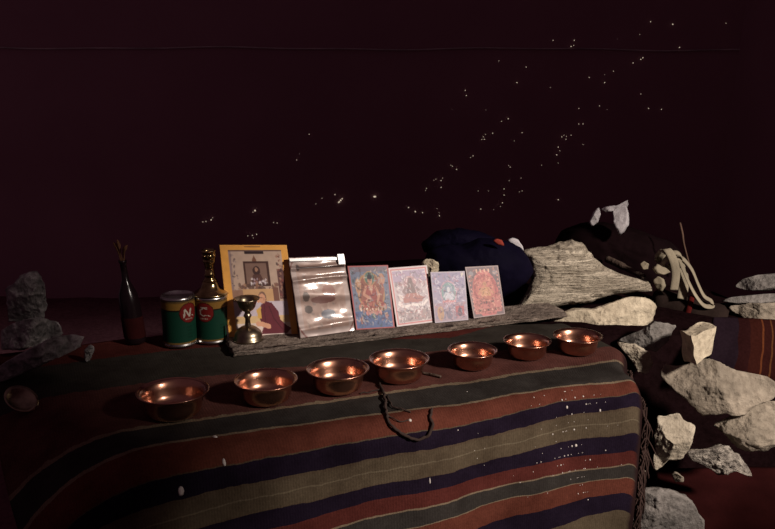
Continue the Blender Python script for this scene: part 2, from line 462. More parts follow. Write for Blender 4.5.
# white flecks and tallow drips on it
def find_st(px, py):
    tt = np.linspace(-.4, .4, 60); best = None
    for q in tt:
        s = s_at(px, q); e = abs(proj(surf(s, q))[1]-py)
        if best is None or e < best[0]: best = (e, s, q)
    return best[1], best[2]
def blob(c, n, r, flat, off, stretch=1.0):
    n = n.normalized(); x = n.orthogonal().normalized(); y = n.cross(x); vs, fs = [], []
    if abs(n.z) < .9:
        y = Vector((0, 0, 1)); y = (y-n*y.dot(n)).normalized(); x = y.cross(n)
    K, N = 4, 8
    for k in range(K+1):
        ph = PI*k/K
        for i in range(N):
            a = 2*PI*i/N; rr = r*(1+.25*noise.noise(Vector((math.cos(a), math.sin(a), c.x*90))))
            vs.append(c+(x*math.cos(a)+y*math.sin(a)*stretch)*rr*max(math.sin(ph), .001)+n*(flat*r*math.cos(ph)))
    for k in range(K):
        for i in range(N):
            j = (i+1) % N; fs.append((off+k*N+i, off+k*N+j, off+(k+1)*N+j, off+(k+1)*N+i))
    return vs, fs
def snorm(s, t):
    e = .004; a = surf(s+e, t)-surf(s-e, t); b = surf(s, t+e)-surf(s, t-e); n = a.cross(b)
    return n if n.dot(CAM-surf(s, t)) > 0 else -n
vs, fs = [], []
fl = [(567,409,1.3),(600,414,1.2),(576,442,1.5),(562,402,.8),(590,457,.9),(561,462,.8),(458,433,.8),(467,390,.6),(541,459,.6),(520,479,.7),(565,391,.8),(574,432,.8),(572,448,.9),(585,470,.7),(575,395,.7),(410,419,1.7)]
for i in range(75):
    fl.append((random.gauss(566, 20)+random.uniform(-6, 6), random.uniform(388, 497), random.choice([.35, .4, .5, .6, .8])))
for i in range(12): fl.append((random.uniform(470, 620), random.uniform(400, 497), .4))
SS = np.linspace(0.0, .5, 26); TT = np.linspace(-.02, .3, 26)
for px, py, sz in fl:
    s, q = find_st(px, py) 
    v, f = blob(surf(s, q), snorm(s, q), .0016*sz, .5, len(vs), random.uniform(.6, 1.5)); vs += v; fs += f
props(mesh('flecks', vs, fs, M['tallow'], bl), 'scattered pale flecks', kind='stuff')
for px, py, r, stt in ((181, 490, .0042, 1.7), (215, 437, .003, 1.5), (224, 466, .0024, 2.4), (430, 485, .001, 5)):
    s, q = find_st(px, py); v, f = blob(surf(s, q), snorm(s, q), r, .4, 0, stt)
    mesh('tallow_drip', v, f, M['tallow'], bl)

# bench of earth below the blanket and an added bank, near black to keep stone gaps in shade
def bench():
    pts_ = []
    for s, t_ in ((.05, -.06), (.05, -.30), (-.02, -.42), (-.35, -.42)):
        pass
    a = [FR+A*.065+B*.02, FR+A*.74+B*.012, FR+A*.95+B*.40, FR+A*.95+B*.52, FR+A*.34+B*.52, FR+A*.30+B*1.0, FR+A*(-.62)+B*.9, FR+A*(-.62)+B*.17, FR+A*(-.04)+B*.22, FR+A*(.0)+B*.13]
    n = len(a)
    vs = [Vector((p.x, p.y, -.006)) for p in a]+[Vector((p.x, p.y, FLOOR-.01)) for p in a]
    vs[6].z = -.02; vs[7].z = -.06
    fs = [tuple(range(n)), tuple(range(2*n-1, n-1, -1))]+[(k, n+k, n+(k+1) % n, (k+1) % n) for k in range(n)]
    return props(fix_normals(mesh('trim_1', vs, fs, M['earth'], smooth=False)), kind='structure')
bench()

# ------------------------------------------------------------------ copper bowls
def bowl_profiles(R, H):
    outer = [(0, .0), (.56, 0), (.67, .025), (.745, .12), (.795, .32), (.815, .58), (.84, .76), (.885, .88), (.96, .955)]
    inner = [(.94, .985), (.89, .93), (.845, .84), (.80, .62), (.775, .36), (.72, .18), (.62, .09), (.35, .06), (0, .055)]
    rim = [(.94, .985), (.955, 1.0), (.975, 1.015), (.995, 1.01), (1.0, .985), (.985, .955), (.96, .95), (.94, .96), (.94, .985)]
    sc = lambda q: [(r*R, z*H) for r, z in q]
    return sc(outer+inner), sc(rim)
BW = [(172.8, 391, 71, 'leftmost copper bowl, dimmest, at the shadowed left end of the row'),
      (265.8, 380, 63, 'second copper bowl from the left, in front of the yellow-bordered photograph'),
      (337.8, 369, 62.5, 'third copper bowl from the left, in front of the plastic sleeve'),
      (399.2, 359.2, 60, 'middle copper bowl of seven, right above the cord hanging over the blanket edge'),
      (472.6, 350.2, 50, 'third copper bowl from the right end of the row, in front of the lilac card'),
      (527.4, 341, 48, 'second copper bowl from the right end of the row'),
      (577.6, 336, 49, 'rightmost copper bowl, beside the pale boulder at the blanket end')]
proto = None
for cx, cy, wpx, lab in BW:
    d = onz(cx, cy, .033); k = (d-CAM).dot(FWD); R = wpx/2*k/F_; H = .68*R
    p = onz(cx, cy, H+.003); base = Vector((p.x, p.y, .0045))
    if proto is None:
        R0, base0 = R, base
        bo = empty('copper_bowl', base, lab, 'bowl', 'copper offering bowls in a row on the blanket')
        o_, r_ = bowl_profiles(R, H)
        lathe('bowl_body', o_, base, M['copper'], bo, 56)
        lathe('rim', r_, base, M['copper'], bo, 56)
        proto = bo
    else:
        bo = proto.copy(); C.objects.link(bo); bo['label'] = lab; bo.location = base
        for ch in proto.children:
            c2 = ch.copy(); C.objects.link(c2); c2.parent = bo
        bo.scale = (R/R0,)*3; bo.rotation_euler = (0, 0, random.random()*6)

# ------------------------------------------------------------------ plank under the cards
PZ = .0145
pa, pb = onz(233, 350.5, PZ), onz(566, 311.5, PZ)
ex = (pb-pa); ln = ex.length; ex.normalize(); ey = Vector((-ex.y, ex.x, 0))
NX, NY, NZ = 90, 12, 6
vs, fs, idx = [], [], {}
def pv(i, j, k):
    key = (i, j, k)
    if key not in idx:
        x, y, z = i/NX*ln, j/NY*.085, k/NZ
        q = pa+ex*x+ey*y
        edge = .004*noise.fractal(Vector((x*25, z*3, y*20)), 1, 2, 4)
        zz = .003+z*(PZ-.003)
        if k == NZ: zz += .0022*noise.fractal(Vector((x*12, y*50, 1)), 1, 2, 4)-(.003 if j in (0, NY) else 0)
        if j == 0: q = q+ey*(-.004+edge+.004*(z-.5)**2)
        if i in (0, NX): q = q+ex*(.006*noise.noise(Vector((y*60, z*4, i))))
        idx[key] = len(vs); vs.append(Vector((q.x, q.y, zz)))
    return idx[key]
for i in range(NX):
    for j in range(NY):
        fs.append((pv(i, j, NZ), pv(i+1, j, NZ), pv(i+1, j+1, NZ), pv(i, j+1, NZ))); fs.append((pv(i, j, 0), pv(i, j+1, 0), pv(i+1, j+1, 0), pv(i+1, j, 0)))
    for k in range(NZ):
        fs.append((pv(i, 0, k), pv(i+1, 0, k), pv(i+1, 0, k+1), pv(i, 0, k+1))); fs.append((pv(i, NY, k), pv(i, NY, k+1), pv(i+1, NY, k+1), pv(i+1, NY, k)))
for j in range(NY):
    for k in range(NZ):
        fs.append((pv(0, j, k), pv(0, j, k+1), pv(0, j+1, k+1), pv(0, j+1, k))); fs.append((pv(NX, j, k), pv(NX, j+1, k), pv(NX, j+1, k+1), pv(NX, j, k+1)))
props(mesh('wooden_plank', vs, fs, M['plank']), 'rough weathered grey wooden plank lying on the bench behind the bowls, under the picture cards', 'plank')

# ------------------------------------------------------------------ painted cards
class Canvas:
    def __init__(s, nx, ny, bgc):
        s.nx, s.ny = nx, ny
        u, v = np.meshgrid(np.linspace(0, 1, nx), np.linspace(0, 1, ny)); s.u, s.v = u, v
        s.c = np.ones((ny, nx, 3))*np.array(lin(*bgc))
    def put(s, m, c, a=1.0):
        s.c[m] = s.c[m]*(1-a)+np.array(lin(*c))*a
    def rect(s, x0, y0, x1, y1, c, a=1): s.put((s.u >= x0) & (s.u <= x1) & (s.v >= y0) & (s.v <= y1), c, a)
    def ell(s, x, y, rx, ry, c, a=1, rot=0):
        du, dv = s.u-x, s.v-y; cr, sr = math.cos(rot), math.sin(rot)
        s.put(((du*cr+dv*sr)/rx)**2+((dv*cr-du*sr)/ry)**2 <= 1, c, a)
    def ring(s, x, y, rx, ry, w, c, a=1):
        q = np.sqrt(((s.u-x)/rx)**2+((s.v-y)/ry)**2); s.put((q <= 1) & (q >= 1-w), c, a)
    def poly(s, pts, c, a=1):
        m = np.zeros(s.u.shape, bool); n = len(pts)
        for i in range(n):
            x0, y0 = pts[i]; x1, y1 = pts[(i+1) % n]
            if y0 == y1: continue
            m ^= ((s.v > y0) != (s.v > y1)) & (s.u < (x1-x0)*(s.v-y0)/(y1-y0)+x0)
        s.put(m, c, a)
    def line(s, pts, w, c, a=1):
        for (x0, y0), (x1, y1) in zip(pts[:-1], pts[1:]):
            dx, dy = x1-x0, y1-y0; q = np.clip(((s.u-x0)*dx+(s.v-y0)*dy)/(dx*dx+dy*dy+1e-9), 0, 1)
            s.put((s.u-x0-q*dx)**2+(s.v-y0-q*dy)**2 < w*w, c, a)
    def frame(s, w, c, h=None):
        h = h or w; s.put((s.u < w) | (s.u > 1-w) | (s.v < h) | (s.v > 1-h), c)
    def speck(s, n, x0, y0, x1, y1, r, cols, a=.8):
        for _ in range(n):
            s.ell(random.uniform(x0, x1), random.uniform(y0, y1), r*random.uniform(.4, 1.3), r*random.uniform(.4, 1.2), random.choice(cols), a, random.random()*3)
    def detail(s, n, cols, x0=.06, y0=.05, x1=.94, y1=.95, w=.009, a=.42):
        for _ in range(n):
            x, y, t = random.uniform(x0, x1), random.uniform(y0, y1), random.random()*6.3; pts = [(x, y)]
            for k in range(3):
                t += random.uniform(-1.3, 1.3); x += math.cos(t)*.028; y += math.sin(t)*.022; pts.append((x, y))
            s.line(pts, w*random.uniform(.6, 1.3), random.choice(cols), a)
    def mott(s, amp=.12, sc=14):
        for j in range(s.ny):
            for i in range(s.nx):
                s.c[j, i] *= 1+amp*noise.noise(Vector((i/s.nx*sc, j/s.ny*sc*1.3, s.nx)))
        s.c = np.clip(s.c, 0, 1)
def card(name, label, cat, corners, zb, lean, cv, mat, th=.0012, bow=.0, group=None, depth=None, parent=None):
    """thin printed card standing on z = zb and leaning back; corners are where its TL TR BR BL corners stand in view"""
    TL, TR, BR, BL = corners
    bl3, br3 = onz(*BL, zb), onz(*BR, zb)
    e = (br3-bl3).normalized(); back = Vector((-e.y, e.x, 0)); 
    upv = Vector((0, 0, math.cos(lean)))+back*math.sin(lean); n = e.cross(upv).normalized()
    if n.y > 0: n = -n
    tl3, tr3 = onplane(*TL, bl3, n), onplane(*TR, bl3, n)
    vs, fs, cols = [], [], []
    nx, ny = cv.nx, cv.ny
    for side in (0, 1):
        for j in range(ny):
            for i in range(nx):
                u, v = i/(nx-1), j/(ny-1)
                p = (tl3*(1-u)+tr3*u)*(1-v)+(bl3*(1-u)+br3*u)*v
                dep = depth(u, v) if depth else 0
                p = p + n*(bow*math.sin(PI*u)*(1-v) + dep) - n*(th*side)
                vs.append(p); cols.append(cv.c[j, i] if side == 0 else (.4, .37, .33))
    N = nx*ny
    for j in range(ny-1):
        for i in range(nx-1):
            a = j*nx+i; q = (a, a+nx, a+nx+1, a+1)
            fs.append(q); fs.append(tuple(N+x for x in q[::-1]))
    rimI = [i for i in range(nx)]+[j*nx+nx-1 for j in range(1, ny)]+[(ny-1)*nx+i for i in range(nx-2, -1, -1)]+[j*nx for j in range(ny-2, 0, -1)]
    for a, b in zip(rimI, rimI[1:]+rimI[:1]): fs.append((a, b, N+b, N+a))
    o = fix_normals(mesh(name, vs, fs, mat, parent, cols=np.array(cols)))
    if label: props(o, label, cat, group)
    return o, (bl3, br3, tl3, tr3, n)

# photograph of a seated person in a maroon robe
cv = Canvas(110, 146, (214, 148, 36))
cv.rect(.36, .012, .60, .022, (150, 100, 40))
ix0, iy0, ix1, iy1 = .115, .055, .905, .945
def X(u): return ix0+(ix1-ix0)*u
def Yv(v): return iy0+(iy1-iy0)*v
cv.rect(ix0, iy0, ix1, iy1, (176, 150, 132))
cv.rect(ix0, iy0, X(.05), Yv(.6), (140, 118, 116)); cv.rect(X(.30), iy0, X(.66), Yv(.045), (46, 28, 32))
cv.rect(X(0), Yv(.0), X(1), Yv(.015), (96, 76, 72))
cv.poly([(X(.42), Yv(.13)), (X(.47), Yv(.055)), (X(.52), Yv(.13))], (112, 70, 50))
cv.rect(X(.25), Yv(.125), X(.73), Yv(.42), (66, 40, 34)); cv.rect(X(.29), Yv(.15), X(.69), Yv(.40), (120, 92, 80))
cv.ell(X(.49), Yv(.24), .055, .05, (60, 38, 36)); cv.poly([(X(.36), Yv(.40)), (X(.42), Yv(.28)), (X(.56), Yv(.28)), (X(.63), Yv(.40))], (82, 52, 46))
cv.ell(X(.49), Yv(.225), .025, .022, (150, 110, 86))
cv.speck(40, X(.36), Yv(.33), X(.66), Yv(.41), .014, [(210, 200, 200), (170, 150, 160), (90, 60, 60), (140, 90, 70)])
cv.speck(60, X(.14), Yv(.40), X(.86), Yv(.47), .020, [(92, 66, 58), (150, 112, 84), (120, 80, 70), (70, 50, 46)])
cv.rect(X(.20), Yv(.45), X(.80), Yv(.60), (186, 144, 98))
cv.rect(X(.87), Yv(.22), X(1), Yv(.58), (96, 62, 60)); cv.speck(40, X(.88), Yv(.04), X(.99), Yv(.58), .015, [(60, 40, 44), (150, 110, 90), (120, 60, 54)])
cv.rect(X(.76), Yv(.44), X(.86), Yv(.60), (112, 74, 62))
cv.speck(25, X(.02), Yv(.05), X(.14), Yv(.55), .016, [(120, 98, 96), (150, 130, 124), (92, 74, 74)]); cv.rect(X(.0), Yv(.46), X(.2), Yv(.58), (140, 104, 84))
cv.rect(X(0), Yv(.60), X(1), Yv(.78), (182, 168, 178)); cv.rect(X(0), Yv(.77), X(1), Yv(.86), (196, 164, 116)); cv.rect(X(0), Yv(.86), X(1), Yv(1), (200, 184, 176))
robe, skin = (92, 30, 42), (196, 140, 108)
cv.poly([(X(.045+.40), Yv(.72)), (X(.045+.46), Yv(.64)), (X(.045+.56), Yv(.60)), (X(.045+.66), Yv(.62)), (X(.045+.76), Yv(.72)), (X(.045+.78), Yv(.82)), (X(.045+.90), Yv(.90)), (X(.045+.97), Yv(.93)), (X(.045+.88), Yv(.985)), (X(.045+.40), Yv(.99)), (X(.045+.46), Yv(.9)), (X(.045+.40), Yv(.8))], robe)
cv.poly([(X(.045+.36), Yv(.70)), (X(.045+.45), Yv(.66)), (X(.045+.44), Yv(.8)), (X(.045+.38), Yv(.80))], (196, 150, 60))
cv.line([(X(.045+.60), Yv(.66)), (X(.045+.66), Yv(.80)), (X(.045+.80), Yv(.94))], .006, (66, 20, 30)); cv.line([(X(.045+.52), Yv(.64)), (X(.045+.50), Yv(.84))], .005, (70, 22, 32))
cv.ell(X(.045+.50), Yv(.552), .058, .060, (120, 88, 74)); cv.ell(X(.045+.49), Yv(.568), .050, .052, skin); cv.ell(X(.045+.415), Yv(.595), .02, .02, skin)
cv.rect(X(.045+.42), Yv(.555), X(.045+.50), Yv(.565), (70, 46, 42)); cv.ell(X(.045+.52), Yv(.575), .010, .018, (176, 116, 88))
cv.line([(X(.045+.36), Yv(.865)), (X(.045+.44), Yv(.87)), (X(.045+.54), Yv(.895))], .026, skin); cv.ell(X(.045+.56), Yv(.90), .03, .024, skin)
cv.mott(.10)
photo, ph = card('printed_photograph', 'yellow-bordered photograph of a person in maroon robe, behind the goblet lamp', 'photograph',
     ((219.4, 245), (286.6, 245), (298.8, 338.5), (229.5, 342)), .0045, math.radians(8), cv, M['photo'])

def deity(c, x, y, s, robe, skin, halo, ring, lotus, hair=(40, 36, 52)):
    c.ell(x, y+.02*s, .30*s, .27*s, ring); c.ell(x, y+.02*s, .265*s, .24*s, halo)
    c.ell(x, y-.17*s, .125*s, .10*s, ring); c.ell(x, y-.17*s, .105*s, .085*s, (86, 120, 108))
    for k in range(9):
        xx = x+(k-4)*.066*s; c.ell(xx, y+.245*s+.012*s*abs(k-4)*-.4, .045*s, .045*s, lotus[k % 2]); c.ell(xx, y+.25*s, .018*s, .026*s, (236, 214, 196))
    c.ell(x, y+.18*s, .27*s, .058*s, robe); c.ell(x-.13*s, y+.17*s, .12*s, .05*s, tuple(min(255, q+18) for q in robe)); c.ell(x+.13*s, y+.17*s, .12*s, .05*s, tuple(max(0, q-14) for q in robe))
    c.poly([(x-.11*s, y-.07*s), (x+.11*s, y-.07*s), (x+.13*s, y+.16*s), (x-.13*s, y+.16*s)], robe)
    c.poly([(x-.05*s, y-.08*s), (x+.06*s, y-.08*s), (x+.01*s, y+.06*s)], skin)
    c.line([(x-.10*s, y-.05*s), (x-.165*s, y+.05*s), (x-.04*s, y+.10*s)], .022*s, skin); c.line([(x+.10*s, y-.05*s), (x+.17*s, y+.06*s), (x+.12*s, y+.15*s)], .022*s, skin)
    c.ell(x, y-.135*s, .052*s, .052*s, skin); c.ell(x, y-.185*s, .05*s, .035*s, hair); c.ell(x, y-.222*s, .022*s, .026*s, hair)
    c.line([(x-.02*s, y-.135*s), (x+.02*s, y-.135*s)], .005*s, (70, 40, 36))
# blue card, red-robed figure
G = 'printed picture cards leaning on the plank'
cv = Canvas(92, 128, (112, 122, 150))
cv.rect(0, .72, 1, 1, (70, 96, 150)); cv.rect(0, .0, 1, .10, (126, 112, 128))
cv.speck(130, .08, .08, .92, .80, .030, [(92, 106, 124), (142, 148, 160), (84, 92, 110), (150, 120, 120), (74, 100, 92)], .7)
deity(cv, .5, .40, 1.15, (158, 50, 44), (196, 130, 100), (150, 78, 58), (176, 128, 78), [(196, 112, 92), (150, 98, 60)])
cv.ell(.20, .33, .07, .13, (192, 134, 92)); cv.ell(.80, .22, .08, .09, (186, 128, 100)); cv.ell(.78, .38, .05, .10, (160, 80, 64))
cv.speck(60, .2, .55, .8, .72, .026, [(176, 88, 64), (128, 84, 48), (196, 132, 84), (96, 60, 50)])
cv.speck(26, .32, .72, .70, .78, .030, [(206, 120, 110), (188, 92, 84), (220, 150, 130)])
cv.ell(.5, .80, .05, .045, (86, 112, 118)); cv.ell(.18, .86, .035, .06, (176, 112, 104)); cv.ell(.83, .80, .04, .05, (180, 120, 112))
cv.speck(30, .1, .80, .9, .94, .014, [(120, 140, 180), (56, 76, 120), (150, 120, 130)])
cv.detail(190, [(40, 40, 60), (210, 190, 170), (96, 46, 44), (70, 90, 96), (150, 160, 180)]); cv.frame(.035, (170, 62, 66), .022); cv.mott(.12)
cardB, _ = card('picture_card', 'blue printed card with a red-robed seated figure, right of the plastic sleeve', 'card',
     ((347.3, 266), (388, 265), (394.8, 327.6), (356.2, 330)), PZ+.001, math.radians(20), cv, M['print'], bow=.001, group=G)
# pale card with pink border
cv = Canvas(92, 128, (206, 196, 200))
cv.frame(.075, (192, 84, 88), .055)
cv.rect(.085, .065, .915, .26, (164, 140, 172)); cv.rect(.085, .26, .915, .75, (186, 170, 176)); cv.rect(.085, .75, .915, .94, (160, 138, 140))
cv.speck(120, .10, .10, .90, .92, .032, [(206, 190, 196), (150, 124, 140), (226, 214, 214), (178, 130, 140), (130, 116, 128)], .6)
cv.ell(.5, .29, .17, .13, (200, 72, 78)); cv.ell(.5, .36, .27, .20, (176, 150, 158), .7)
cv.poly([(.44, .25), (.56, .25), (.62, .46), (.38, .46)], (116, 88, 92)); cv.ell(.5, .24, .055, .05, (110, 84, 88)); cv.line([(.42, .32), (.30, .42), (.40, .50)], .026, (134, 104, 108)); cv.line([(.58, .32), (.70, .42), (.62, .50)], .026, (134, 104, 108))
cv.poly([(.26, .54), (.38, .46), (.62, .46), (.80, .55), (.74, .62), (.28, .62)], (166, 92, 84)); cv.ell(.22, .52, .06, .04, (216, 196, 190))
cv.line([(.14, .63), (.26, .68), (.5, .655), (.76, .68), (.88, .60)], .020, (232, 218, 214)); cv.line([(.18, .60), (.22, .66)], .03, (226, 208, 206))
cv.speck(40, .14, .72, .86, .92, .022, [(196, 178, 178), (128, 104, 110), (176, 124, 124), (210, 196, 192)])
cv.detail(190, [(84, 60, 78), (240, 230, 230), (170, 80, 90), (130, 110, 130)], .1, .08, .9, .92); cv.frame(.035, (206, 190, 190), .025); cv.mott(.10)
card('picture_card', 'pale printed card with a pink border, second card from the plastic sleeve', 'card',
     ((388, 268), (427, 265), (435, 322), (396.9, 327)), PZ+.001, math.radians(20), cv, M['print'], group=G)
# lilac card
cv = Canvas(84, 116, (160, 148, 176))
cv.rect(0, 0, 1, .30, (146, 134, 170)); cv.rect(0, .62, 1, 1, (168, 142, 158))
cv.speck(110, .05, .05, .95, .95, .036, [(176, 164, 190), (136, 130, 170), (190, 176, 190), (120, 128, 160), (182, 140, 156)], .6)
cv.ell(.48, .42, .25, .24, (132, 150, 170)); cv.ring(.48, .42, .25, .24, .14, (190, 150, 170)); cv.ring(.48, .42, .20, .19, .2, (120, 160, 156))
cv.ell(.48, .36, .045, .055, (206, 206, 216)); cv.poly([(.40, .42), (.56, .42), (.62, .56), (.34, .56)], (200, 200, 214)); cv.line([(.40, .43), (.33, .50)], .02, (196, 196, 208)); cv.line([(.56, .43), (.63, .50)], .02, (196, 196, 208))
cv.rect(.30, .575, .68, .61, (200, 110, 120)); cv.speck(20, .28, .57, .70, .62, .018, [(206, 120, 130), (226, 180, 186)])
cv.ell(.20, .82, .10, .14, (188, 142, 104)); cv.ell(.20, .77, .05, .05, (150, 104, 80)); cv.rect(.64, .70, .90, .90, (178, 70, 84)); cv.ell(.77, .82, .07, .09, (100, 80, 100))
cv.ell(.46, .86, .09, .09, (132, 118, 140)); cv.ring(.16, .20, .06, .05, .4, (196, 190, 210)); cv.speck(6, .78, .04, .94, .10, .03, [(214, 206, 190)])
cv.detail(190, [(66, 66, 104), (226, 218, 232), (180, 100, 116), (100, 110, 140)]); cv.frame(.03, (182, 170, 184), .02); cv.mott(.10)
card('picture_card', 'small lilac printed card with a white figure, left of the red card', 'card',
     ((430.3, 272), (464.7, 271), (468.4, 320), (435, 323.2)), PZ+.001, math.radians(18), cv, M['print'], group=G)
# red card
cv = Canvas(84, 122, (112, 88, 96))
cv.ell(.5, .56, .40, .48, (190, 72, 74)); cv.rect(.08, .55, .92, .93, (186, 92, 86)); cv.ell(.5, .46, .36, .30, (166, 56, 58)); cv.ell(.5, .48, .29, .25, (190, 88, 76))
cv.speck(70, .16, .16, .84, .80, .026, [(206, 100, 92), (160, 58, 60), (176, 80, 60)], .6)
cv.ell(.5, .36, .06, .05, (186, 120, 76)); cv.poly([(.40, .42), (.60, .42), (.66, .60), (.34, .60)], (196, 132, 76)); cv.ell(.36, .46, .05, .03, (96, 66, 70)); cv.ell(.64, .46, .05, .03, (96, 66, 70))
cv.line([(.40, .44), (.28, .54)], .026, (190, 120, 80)); cv.line([(.60, .44), (.72, .54)], .026, (190, 120, 80)); cv.ell(.5, .63, .18, .04, (178, 84, 60))
cv.speck(34, .28, .64, .74, .74, .024, [(110, 70, 70), (196, 110, 96), (90, 60, 66)])
for k in range(4): cv.ell(.32+.12*k, .09, .03, .035, (214, 160, 130))
cv.ell(.14, .14, .07, .05, (140, 132, 140)); cv.ell(.86, .14, .07, .05, (140, 132, 140))
cv.rect(.05, .84, .95, .90, (150, 66, 64))
for k in range(7): cv.ell(.13+.123*k, .87, .03, .022, (74, 48, 56) if k % 2 else (210, 140, 120))
for k in range(9): cv.ell(.07, .2+.08*k, .02, .02, (206, 130, 116)); cv.ell(.93, .2+.08*k, .02, .02, (206, 130, 116))
cv.detail(190, [(84, 36, 42), (226, 160, 130), (130, 60, 50), (90, 60, 70), (200, 110, 90)]); cv.frame(.035, (160, 138, 136), .022); cv.mott(.10)
card('picture_card', 'small red printed card with a golden figure, rightmost card on the plank', 'card',
     ((465, 267), (498, 265.3), (505.2, 314), (473.9, 318.5)), PZ+.001, math.radians(19), cv, M['print'], group=G)

# glossy plastic sleeve with a picture inside
sl_cor = ((288.4, 257.7), (343.7, 256), (354.9, 330.8), (300.5, 338.4))
cv = Canvas(90, 120, (190, 150, 134))
cv.frame(.10, (196, 168, 160), .08); cv.ring(.5, .5, .62, .66, .04, (150, 88, 80))
cv.speck(90, .12, .2, .9, .9, .03, [(206, 170, 150), (170, 120, 104), (150, 130, 124), (214, 184, 168)], .6)
cv.ell(.62, .46, .12, .10, (170, 110, 92)); cv.ell(.5, .55, .22, .05, (140, 84, 74)); cv.ell(.56, .74, .13, .06, (108, 108, 124)); cv.ell(.2, .5, .06, .06, (110, 88, 80)); cv.ell(.22, .66, .07, .05, (104, 84, 78))
cv.rect(.1, .125, .97, .145, (96, 70, 66)); cv.ell(.13, .13, .03, .04, (110, 90, 90))
cv.mott(.1)
def sleeve_d(u, v):
    r = .0016*noise.fractal(Vector((u*1.6, v*5.0, 2)), 1, 2, 2)+.0006*noise.noise(Vector((u*5+v*3, v*7, 7)))
    for v0, a, w_ in ((.12, .0026, .025), (.285, .0032, .026), (.50, .0022, .07), (.88, .0024, .04)):
        r += a*math.exp(-((v-v0-.02*math.sin(u*2.5+v0*9))/w_)**2)
    return r+.002*math.sin(PI*u)
sroot = empty('plastic_sleeve', (onz(*sl_cor[2], PZ)+onz(*sl_cor[3], PZ))/2, 'shiny crinkled plastic sleeve holding a picture, beside the yellow-bordered photograph', 'sleeve')
_, sg = card('sleeve_body', None, None, sl_cor, PZ+.002, math.radians(19), cv, M['film'], th=.0022, depth=sleeve_d, parent=sroot)
bl3, br3, tl3, tr3, nn = sg
e = (tr3-tl3); dn = (bl3-tl3)
v, f = box_geo(tl3+dn*.015+nn*.003, e*.98, dn*.035, nn*.0022); fix_normals(mesh('zip_strip', v, f, M['plastic'], sroot, smooth=False))
v, f = box_geo(tl3+e*.86-dn*.02+nn*.0035, e*.12, dn*.13, nn*.005); fix_normals(mesh('zip_slider', v, f, M['plastic'], sroot, smooth=False))

# ------------------------------------------------------------------ tins and lamps
def tin(cx, ybot, wpx, ytop, label, spot_ang, letters, name='tea_tin'):
    b = onz(cx, ybot-4, .005); k = (b-CAM).dot(FWD); R = wpx/2*k/F_; H = (ybot-ytop)*k/F_/math.cos(TH)*.985
    root = empty(name, b, label, 'tin', 'green labelled tins at the left end of the plank')
    lathe('lid', [(0, H-.003), (R*.9, H-.003), (R*.93, H-.0005), (R*.97, H), (R*.97, H-.004)], b, M['tin'], root)
    lathe('tin_body', [(0, 0), (R*.97, 0), (R*1.03, .0015), (R*1.03, .004), (R, .0055), (R, H-.007), (R*1.03, H-.006), (R*1.03, H-.002), (R*.99, H-.001), (R*.97, H-.004), (0, H-.004)], b, M['tin'], root)
    nx, ny = 150, 64
    c = Canvas(nx, ny, (24, 74, 56))
    c.rect(0, 0, 1, .20, (168, 122, 46)); c.rect(0, .20, 1, .225, (30, 26, 24)); c.rect(0, .0, 1, .035, (120, 92, 50)); c.rect(0, .965, 1, 1, (150, 112, 52))
    c.speck(20, 0, .06, 1, .18, .006, [(120, 84, 34), (196, 150, 70)])
    for y0 in (.60, .68, .76, .84): 
        for q in range(26): c.rect(.46+q*.0065*1.0, y0, .46+q*.0065+.003, y0+.03, (16, 52, 40), .6)
    uc = .5+spot_ang/(2*PI); rx = .098; ry = rx*2*PI*R/(H*.86)
    c.ell(uc, .28, rx, ry, (60, 16, 14)); c.ell(uc, .28, rx*.93, ry*.93, (142, 24, 20))
    for stroke in letters: c.line([(uc+px*rx, .28+py*ry) for px, py in stroke], .0085, (226, 214, 196))
    for q in range(5): c.rect(uc-.4*rx+q*.17*rx, .28+.56*ry, uc-.4*rx+q*.17*rx+.1*rx, .28+.68*ry, (216, 190, 170))
    c.mott(.08)
    vs, fs, cols = [], [], []
    d0 = CAM-b; a0 = math.atan2(d0.y, d0.x)
    for j in range(ny):
        for i in range(nx):
            a = a0+2*PI*(i/(nx-1)-.5); z = H*.93-(H*.86)*(j/(ny-1))
            vs.append(b+Vector((math.cos(a)*R*1.006, math.sin(a)*R*1.006, z))); cols.append(c.c[j, i])
    fs = [(j*nx+i, (j+1)*nx+i, (j+1)*nx+i+1, j*nx+i+1) for j in range(ny-1) for i in range(nx-1)]
    mesh('label_wrap', vs, fs, M['tinprint'], root, cols=np.array(cols))
    return b, R, H
N_ = [[(-.55, .40), (-.42, -.38), (.05, .36), (.22, -.40)], [(.40, .30), (.48, .34)]]
C_ = [[(.28, -.34), (-.05, -.44), (-.42, -.18), (-.40, .2), (-.08, .36), (.25, .26)], [(.44, .30), (.52, .34)], [(-.3, -.5), (.3, -.52)]]
tin(180.5, 347, 33, 297, 'left green tin with a red roundel and bare tinplate lid', math.radians(36), N_)
b2, R2, H2 = tin(213, 343.5, 32.5, 296.5, 'right green tin with a red roundel, carrying the tall brass lamp', math.radians(-27), C_)

